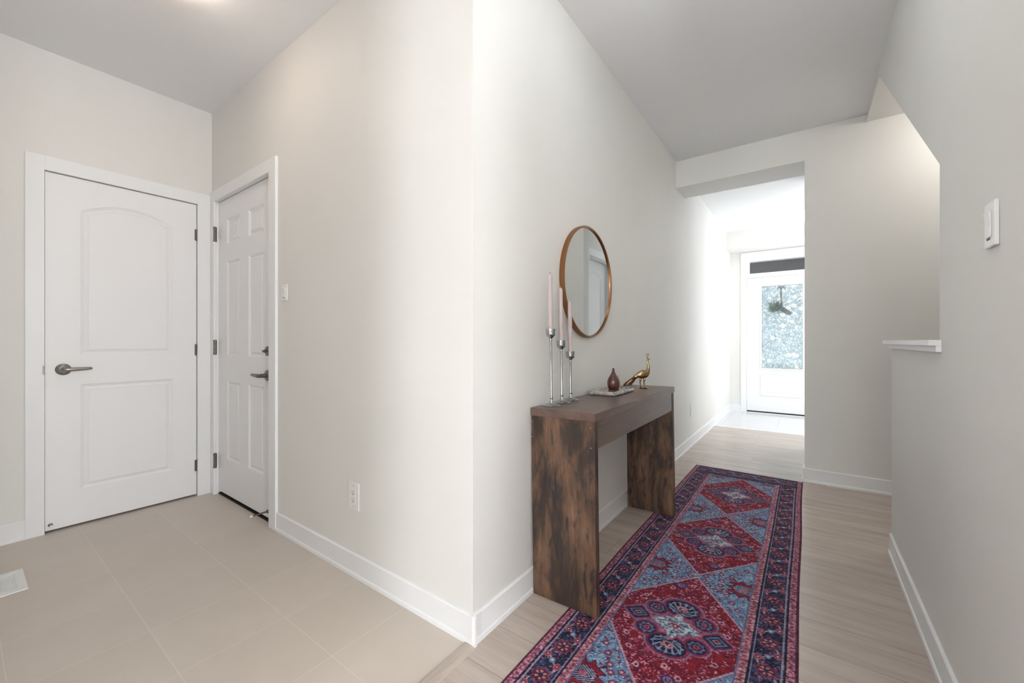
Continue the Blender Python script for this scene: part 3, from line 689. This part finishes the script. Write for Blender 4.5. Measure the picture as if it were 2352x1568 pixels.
    for s in (-1, 1):
        d = np.hypot(u / 0.056, (dv - s * 0.118) / 0.044)
        ang = np.arctan2((dv - s * 0.085) * s, u)
        put((d < 1) & (np.sin(ang * 18) > 0.55) & (d > 0.45), (150, 156, 186)); put((d < 0.42) & (n6 > 0.35), (176, 128, 140)); put((d < 0.9) & (d > 0.82), (120, 140, 176))
        g = np.abs(u - s * 0.142) / 0.038 + adv / 0.030
        put((g < 1) & (g > 0.72), (96, 116, 158)); put(g < 0.45, (178, 116, 128)); put(g < 0.2, (44, 30, 60))
        for t in (-1, 1):
            d = np.hypot(u - s * 0.088, dv - t * 0.070); a = np.arctan2(dv - t * 0.07, u - s * 0.088)
            put((d < 0.026 + 0.003 * np.cos(a * 8)) & (d > 0.019), (104, 118, 158)); put(d < 0.012 + 0.003 * np.cos(6 * a), (158, 70, 94)); put(d < 0.004, (30, 30, 60))
    # pale centre star
    a = np.arctan2(dv, u); rr = np.hypot(u, dv)
    star = 0.052 + 0.030 * np.abs(np.cos(a)) ** 3 + 0.020 * np.abs(np.sin(a)) ** 4 - 0.018 * np.abs(np.sin(2 * a)) + 0.006 * np.cos(8 * a)
    put(rr < star + 0.010, (176, 92, 116)); put(rr < star, (146, 170, 190)); put((rr < star) & (n6 > 0.6), (186, 200, 208)); put((rr < star) & (n6 < 0.28), (84, 96, 130))
    put((rr < 0.030) & (np.cos(a * 8) > 0.2), (160, 90, 104)); put(rr < 0.012, (132, 42, 56)); put(rr < 0.005, (190, 196, 206))
    # mask of the field, then borders
    yend = np.minimum(RY1 - yy, yy - RY0)      # distance from the nearer short end
    inb = (au > 0.214) | (yend < 0.206)
    dside = 0.383 - au
    main = (au > 0.245) & (au < 0.346) | (yend < 0.190)
    put(inb, navy)
    # main border: rosettes, leaves and vine
    def border(s_co, t_co, mask):
        p = s_co % 0.150 - 0.075; tt = t_co
        vine = np.abs(tt - 0.028 * np.sin(s_co * 2 * PI / 0.150)) < 0.0035
        put(mask & (n12 > 0.72), (52, 60, 102)); put(mask & (n6 > 0.80), (140, 92, 112)); put(mask & (n6 < 0.10), (104, 130, 164)); put(mask & (n12 < 0.13), (104, 36, 56))
        put(mask & vine, (176, 150, 150))
        d = np.hypot(p, tt); aa = np.arctan2(tt, p)
        put(mask & (d < 0.032 + 0.005 * np.cos(8 * aa)), (126, 68, 92)); put(mask & (d < 0.026 + 0.003 * np.cos(8 * aa)), (84, 28, 50)); put(mask & (d < 0.020) & (np.sin(aa * 6) > 0), (188, 130, 136)); put(mask & (d < 0.009), (44, 38, 70))
        p2 = (s_co + 0.075) % 0.150 - 0.075
        for q, sg in ((-0.028, 1), (0.028, -1)):
            d2 = np.hypot(p2 + sg * 0.018, (tt - q) * 1.3); put(mask & (d2 < 0.016), (160, 92, 112)); put(mask & (d2 < 0.010), (132, 40, 60)); put(mask & (d2 < 0.004), (206, 180, 186))
        d3 = np.hypot(p2, tt * 1.2); put(mask & (d3 < 0.012), (108, 134, 172)); put(mask & (d3 < 0.006), (184, 190, 208))
        p4 = (s_co * 2) % 0.150 - 0.075; put(mask & (np.abs(np.abs(tt) - 0.042) < 0.0022), (150, 146, 170))
    endz = yend < 0.196
    border(yy, au - 0.296, (au > 0.243) & (au < 0.349) & ~endz)
    border(u + 0.075, yend - 0.095, endz & (au < 0.349))
    # guard bands
    gb = (au > 0.216) & (au < 0.243) & (yend > 0.196)
    put(gb, pink); put(gb & (n6 > 0.62), (196, 150, 160)); put(gb & ((np.sin(yy * 2 * PI / 0.020) + np.cos((au - 0.2295) * 300)) > 0.9), (136, 66, 84)); put(gb & (n6 < 0.2), (120, 70, 96))
    put(((np.abs(au - 0.2145) < 0.002) & (yend > 0.196)), (96, 110, 150)); put(((np.abs(au - 0.2455) < 0.003) & (yend > 0.196)), (24, 26, 52))
    ob = (au > 0.349) | (yend < 0.010)
    put(ob, (164, 100, 118)); put(ob & (n6 > 0.6), (190, 138, 152)); put(ob & (n6 < 0.25), (112, 56, 84)); put(ob & ((np.sin(yy * 2 * PI / 0.022) > 0.6) & (np.abs(au - 0.362) < 0.006)), (122, 60, 84))
    put((np.abs(au - 0.3475) < 0.0028) & (yend > 0.01), (24, 26, 52)); put((yend > 0.010) & (yend < 0.016), (24, 26, 52)); put((au > 0.374) & (au < 0.377), (100, 50, 80))
    put((au > 0.377) | (yend < 0.004), (86, 28, 52))
    # worn, abraded yarn
    speck = rng.random(u.shape)
    wear = (0.70 + 0.55 * n6) * (0.85 + 0.3 * n25) * (0.75 + 0.5 * n3) * (0.78 + 0.44 * speck)
    col *= wear[..., None] * 0.88
    fade = np.clip((n25 - 0.5) * 0.3 + (n3 - 0.6) * 0.5 + (speck - 0.75) * 0.4, 0, 0.30)[..., None]
    col = col * (1 - fade) + np.array(lin((158, 140, 164))) * fade
    col = np.clip(col, 0.004, 1)
    # mesh: grid top with a turned-down rim
    zz = 0.0038 + 0.0003 * (n12 - 0.5) + 0.0003 * (n3 - 0.5)
    edge = np.minimum(RW - au, yend); zz = np.where(edge < 0.0025, 0.0005, zz)
    wob = 0.002 * np.sin(yy * 5.1) * (au / RW)
    co = np.stack([u + wob, yy - RY0, zz], -1).reshape(-1, 3)
    idx = np.arange(nx * ny).reshape(ny, nx)
    quads = np.stack([idx[:-1, :-1], idx[:-1, 1:], idx[1:, 1:], idx[1:, :-1]], -1).reshape(-1, 4)
    me = bpy.data.meshes.new('runner_rug')
    me.vertices.add(nx * ny); me.vertices.foreach_set('co', co.ravel())
    me.loops.add(quads.size); me.loops.foreach_set('vertex_index', quads.ravel().astype(np.int32))
    me.polygons.add(len(quads)); me.polygons.foreach_set('loop_start', (np.arange(len(quads)) * 4).astype(np.int32))
    me.polygons.foreach_set('loop_total', np.full(len(quads), 4, np.int32)); me.update(calc_edges=True)
    at = me.color_attributes.new('weave', 'FLOAT_COLOR', 'POINT')
    at.data.foreach_set('color', np.concatenate([col.reshape(-1, 3), np.ones((nx * ny, 1))], 1).astype(np.float32).ravel())
    o = bpy.data.objects.new('runner_rug', me); C.objects.link(o); o.location = (RX, RY0, 0)
    m = mat('woven_rug', None, 0.92, spec=0.15)
    vc = N(m, 'ShaderNodeVertexColor', layer_name='weave')
    n = noise(m, mapping(m), 420, 2); n2 = noise(m, mapping(m, (1, 1, 1)), 150, 3)
    c = mix(m, 1.0, vc.outputs['Color'], ramp(m, n, [(0.3, (0.72, 0.72, 0.72)), (0.7, (1.28, 1.28, 1.28))]), 'MULTIPLY')
    L(m, c, BS(m).inputs['Base Color']); BS(m).inputs['Sheen Weight'].default_value = 0.05
    bump(m, n2, 0.5, 0.002); me.materials.append(m)
    o['label'] = 'long red and blue patterned runner rug along the hallway floor'; o['category'] = 'rug'
    return o
rug()

# ------------------------------------------------------------------ console table
TILT = math.radians(-0.75)
TX0, TX1, TY0, TY1, TH = -0.9570, -0.660, 1.476, 2.650, 0.801
tb = thing('console_table', 'dark rustic brown console table against the hallway wall', 'table', (TX0, (TY0 + TY1) / 2, 0.0021), (0, TILT, 0))
D = TX1 - TX0; H2 = (TY1 - TY0) / 2; th = 0.030
boxes('tabletop', [(-0.002, D + 0.002, -H2 - 0.003, H2 + 0.003, TH - 0.033, TH)], M_TOPW, tb, bevel=0.001)
boxes('side_panel', [(0.0, D - 0.002, -H2, -H2 + th, 0, TH - 0.0335)], M_RUST, tb, bevel=0.0008)
boxes('side_panel', [(0.0, D - 0.002, H2 - th, H2, 0, TH - 0.0335)], M_RUST, tb, bevel=0.0008)
boxes('drawer', [(D - 0.022, D - 0.005, -H2 + th + 0.002, H2 - th - 0.005, 0.656, TH - 0.0345), (0.02, D - 0.022, -H2 + th + 0.006, H2 - th - 0.008, 0.662, 0.668), (0.0, 0.02, -H2 + th + 0.006, H2 - th - 0.008, 0.662, TH - 0.036)], M_TOPW, tb, bevel=0.0008)
for dx, z in ((0.006, 0.742), (0.006, 0.676), (D - 0.018, 0.742), (D - 0.018, 0.664)):
    bm = bmesh.new(); lathe(bm, [(0, -H2 - 0.0001), (0.0035, -H2 - 0.0001), (0.003, -H2 - 0.0014), (0, -H2 - 0.0016)], 14, 'y', (dx, 0, z)); obj('screw', bm, M_CHROME, tb)

R_T = Matrix.Rotation(TILT, 4, 'Y')
def on_table(x, y, dz=0.0):
    """point on the tilted table top above world x,y"""
    dx = x - TX0; return (x, y, 0.0021 + TH * math.cos(TILT) - dx * math.sin(TILT) + dz + 0.0004)

def candlestick(i, x, y, h, word):
    p = on_table(x, y)
    t = thing('candlestick', word, 'candlestick', p, (0, TILT, 0), group=None)
    bm = bmesh.new()
    lathe(bm, [(0, 0), (0.0400, 0), (0.0405, 0.0020), (0.036, 0.0050), (0.024, 0.0085), (0.012, 0.013), (0.0065, 0.022), (0.0060, 0.030), (0, 0.030)], 48); obj('base', bm, M_CHROME, t, smooth='angle')
    bm = bmesh.new(); lathe(bm, [(0.0062, 0.029), (0.0070, 0.036), (0.0052, 0.045), (0.0048, h * 0.5), (0.0054, h - 0.050), (0.0075, h - 0.045), (0.005, h - 0.041)], 28); obj('stem', bm, M_CHROME, t, smooth=True)
    bm = bmesh.new()
    lathe(bm, [(0, h - 0.042), (0.0065, h - 0.042), (0.012, h - 0.036), (0.019, h - 0.030), (0.0215, h - 0.022), (0.0222, h), (0.0205, h), (0.0198, h - 0.020), (0.0130, h - 0.028), (0, h - 0.029)], 12 * 4); obj('cup', bm, M_CHROME, t, smooth='angle')
    # candle stands in the cup: a thing of its own
    c0 = Vector(p) + (R_T @ Vector((0, 0, h - 0.0275)))
    return c0
defs = [(-0.918, 1.564, 0.342, 'tallest chrome candlestick, nearest the table front left end', 'mauve taper candle in the tallest candlestick'),
        (-0.926, 1.673, 0.291, 'middle height chrome candlestick between two others on the console table', 'mauve taper candle in the middle candlestick'),
        (-0.931, 1.771, 0.238, 'shortest chrome candlestick, farthest of the three on the console table', 'mauve taper candle in the shortest candlestick, overlapping the mirror')]
defs[0] = (*defs[0][:3], 'tallest chrome candlestick, at the near end of the console table', defs[0][4])
for i, (x, y, h, w1, w2) in enumerate(defs):
    c0 = candlestick(i, x, y, h, w1)
    t = thing('taper_candle', w2, 'candle', c0 + Vector((0, 0, 0.0006)), (0, TILT, 0))
    bm = bmesh.new(); lathe(bm, [(0, 0), (0.0112, 0), (0.0115, 0.02), (0.0105, 0.14), (0.0096, 0.262), (0.0080, 0.270), (0.0035, 0.2735), (0, 0.274)], 28); obj('wax_body', bm, M_WAX, t, smooth='angle')
    bm = bmesh.new(); tube(bm, [(0, 0, 0.272), (0.0003, 0, 0.277), (0.001, 0.0005, 0.282)], 0.0010, 8); obj('wick', bm, M_DARK if i == 0 else M_WAX, t, smooth=True)

# marble tray
p = on_table(-0.873, 2.142)
tr = thing('marble_tray', 'grey and white marble slab tray with rounded edges on the console table', 'tray', p, (0, TILT, math.radians(-1)))
bm = bmesh.new()
def rrect(hx, hy, r, n=6):
    out = []
    for cx, cy, a0 in ((hx - r, hy - r, 0), (-hx + r, hy - r, 90), (-hx + r, -hy + r, 180), (hx - r, -hy + r, 270)):
        for i in range(n + 1):
            a = math.radians(a0 + 90 * i / n); out.append((cx + r * math.cos(a), cy + r * math.sin(a)))
    return out
rings = []
for off, z in [(-0.014, 0.0002), (-0.005, 0.0015), (0, 0.008), (0, 0.014), (-0.004, 0.0205), (-0.010, 0.0225), (-0.016, 0.0215), (-0.019, 0.0185)]:
    rings.append([bm.verts.new((x, y, z)) for x, y in rrect(0.079 + off, 0.141 + off, max(0.004, 0.016 + off * 0.6))])
for a, b in zip(rings, rings[1:]):
    n = len(a)
    for i in range(n): bm.faces.new([a[i], a[(i + 1) % n], b[(i + 1) % n], b[i]])
bm.faces.new(rings[0][::-1]); bm.faces.new(rings[-1])
obj('rim', bm, M_MARBLE, tr, smooth='angle')
bm = bmesh.new(); prism(bm, rrect(0.0590, 0.1210, 0.006), 0.0186, 0.0194, 'z'); obj('inlay', bm, M_MTOP, tr, label='polished brown stone inlay')
# wooden drop vase
p = on_table(-0.872, 2.168, 0.0196)
t = thing('bud_vase', 'dark turned wood teardrop bud vase standing on the marble tray', 'vase', p, (0, TILT, 0))
bm = bmesh.new()
lathe(bm, [(0, 0), (0.0250, 0), (0.0275, 0.002), (0.0325, 0.014), (0.0352, 0.028), (0.0345, 0.042), (0.0300, 0.056), (0.0225, 0.070), (0.0150, 0.082), (0.0095, 0.093), (0.0068, 0.103), (0.0058, 0.112), (0.0062, 0.116), (0.0045, 0.1163), (0.0040, 0.105), (0, 0.104)], 44)
obj('vase_body', bm, M_VASE, t, smooth=True)

# ------------------------------------------------------------------ gold peacock figurine (faces down the hallway)
RZ = math.radians(-45)
pk = thing('peacock_figurine', 'gold metal peacock figurine standing on the far end of the console table', 'figurine', on_table(-0.800, 2.470), (R_T @ Matrix.Rotation(RZ, 4, 'Z')).to_euler())
KU, KZ = 0.0002040, 0.0002012
def pp(u, v, x=0.0): return (x, (u - 1000) * KU, (1195 - v) * KZ)      # profile drawn in side view, heading along local +Y
prof = [(690, 880, 34), (740, 845, 52), (800, 810, 76), (870, 785, 104), (940, 772, 124), (1005, 768, 130), (1065, 752, 118), (1112, 712, 88), (1140, 655, 62), (1150, 590, 44), (1146, 520, 35), (1136, 455, 29), (1127, 395, 24), (1126, 350, 27), (1138, 322, 27), (1158, 318, 14)]
bm = bmesh.new(); tube(bm, [pp(u, v) for u, v, r in prof], [r * KZ for u, v, r in prof], 22, [.9, .85, .82, .8, .8, .8, .8, .82, .88, .95, 1, 1, 1, .9, .85, .8])
obj('body', bm, M_GOLD, pk, smooth=True)
bm = bmesh.new(); tube(bm, [pp(1150, 318), pp(1185, 318), pp(1226, 322)], [0.0034, 0.0021, 0.0005], 10, .8); obj('beak', bm, M_GOLD, pk, smooth=True)
for s in (-1, 1):
    bm = bmesh.new()
    tube(bm, [pp(1060, 735, s * .0195), pp(1000, 745, s * .0215), pp(920, 775, s * .0205), pp(840, 812, s * .0150), pp(750, 858, s * .0080)], [0.005, 0.0125, 0.0150, 0.0115, 0.0030], 16, .22); obj('wing', bm, M_GOLD, pk, smooth=True)
    lx = s * 0.0085; du = 38 if s > 0 else -38
    bm = bmesh.new(); tube(bm, [pp(960 + du, 880, lx), pp(955 + du, 945, lx), pp(938 + du, 1010, lx), pp(946 + du, 1080, lx), pp(952 + du, 1150, lx), pp(955 + du, 1172, lx)], [0.0085, 0.0062, 0.0040, 0.0034, 0.0034, 0.0044], 12)
    lg = obj('leg', bm, M_GOLD, pk, smooth=True)
    bu, bx, bz = (955 + du - 1000) * KU, lx, (1195 - 1176) * KZ
    for ax, ay in ((-0.011, 0.018), (0.0, 0.024), (0.011, 0.018), (0, -0.012)):
        bm = bmesh.new(); tube(bm, [(bx, bu, bz), (bx + ax * .55, bu + ay * .55, bz - 0.0002), (bx + ax, bu + ay, bz - 0.0016)], [0.0042, 0.0034, 0.0020], 10); obj('toe', bm, M_GOLD, lg, smooth=True)
# train of overlapping feathers sweeping down behind the body
M_FEATHER = metal('dark_bronze_feather', (88, 62, 48), 0.3)
for u0, v0, u1, v1, wd, xo, mm in [(770, 835, 585, 955, .0115, 0, 0), (640, 905, 345, 1105, .0100, .001, 0), (640, 925, 400, 1105, .0085, .006, 1), (700, 895, 470, 1085, .0085, -.006, 1), (700, 925, 520, 1090, .0065, .008, 0), (720, 905, 560, 1080, .0060, -.009, 1)]:
    bm = bmesh.new(); tube(bm, [pp(u0 + (u1 - u0) * t, v0 + (v1 - v0) * t, xo * (.4 + t)) for t in (0, .25, .5, .75, .92, 1)], [wd * .8, wd, wd, wd * .85, wd * .5, wd * .12], 12, .6)
    obj('tail_feather', bm, M_GOLD if mm else M_FEATHER, pk, smooth=True, label=None if mm else 'dark bronze tail feather')
bm = bmesh.new()
for u, v in ((1082, 182), (1108, 174), (1140, 168), (1168, 166)): tube(bm, [pp(1133, 300), pp((1133 + u) / 2, 245), pp(u, v)], [0.0018, 0.0010, 0.0012], 8)
tube(bm, [pp(1072, 190), pp(1105, 176), pp(1140, 168), pp(1178, 164)], [0.0018, 0.0024, 0.0024, 0.0020], 8)
obj('crest', bm, M_GOLD, pk, smooth=True)

# thin dried stems lying behind the peacock
t = thing('dried_stems', 'wispy dried grass stems behind the gold peacock on the console table', 'dried grass', on_table(-0.905, 2.56), (0, TILT, 0))
M_STEM = mat('dry_straw', (176, 158, 136), 0.7)
for k, pts in enumerate([[(0, -0.22, 0.004), (-.01, -0.20, .03), (-.015, -0.205, .055), (-.012, -0.19, .085)], [(0, -0.20, 0.004), (.01, -0.17, .028), (0, -0.14, .032), (-.01, -0.12, .006)], [(-.02, 0.05, 0.003), (-.03, 0.08, .03), (-.02, 0.10, .055), (-.02, .085, .07)], [(-.02, 0.02, 0.003), (-.02, 0.04, .03), (-.03, 0.035, .06)], [(0.02, -0.17, 0.004), (0.01, -0.15, .02), (0.015, -0.125, .022), (0.0, -0.10, .003)]]):
    bm = bmesh.new(); tube(bm, pts, 0.0010, 6); obj('stem', bm, M_STEM, t, smooth=True)

# ------------------------------------------------------------------ round mirror
mr = thing('wall_mirror', 'round mirror with thin antique brass frame on the hallway wall', 'mirror', (XC, 2.030, 1.411))
R = 0.300
bm = bmesh.new()
prof = [(R - 0.006, 0.0006), (R, 0.0006), (R, 0.024), (R - 0.003, 0.0265), (R - 0.009, 0.0265), (R - 0.011, 0.024), (R - 0.011, 0.014)]
rings = []
for r, x in prof: rings.append([bm.verts.new((x, r * math.cos(2 * PI * i / 120), r * math.sin(2 * PI * i / 120))) for i in range(120)])
rings.append(rings[0])
for a, b in zip(rings, rings[1:]):
    for i in range(120): bm.faces.new([a[i], a[(i + 1) % 120], b[(i + 1) % 120], b[i]])
obj('mirror_frame', bm, M_BRONZE, mr, smooth='angle')
bm = bmesh.new(); lathe(bm, [(0, 0.0150), (R - 0.0112, 0.0150), (R - 0.0112, 0.0180), (0, 0.0180)], 120, 'x'); obj('mirror_glass', bm, M_MIRROR, mr)
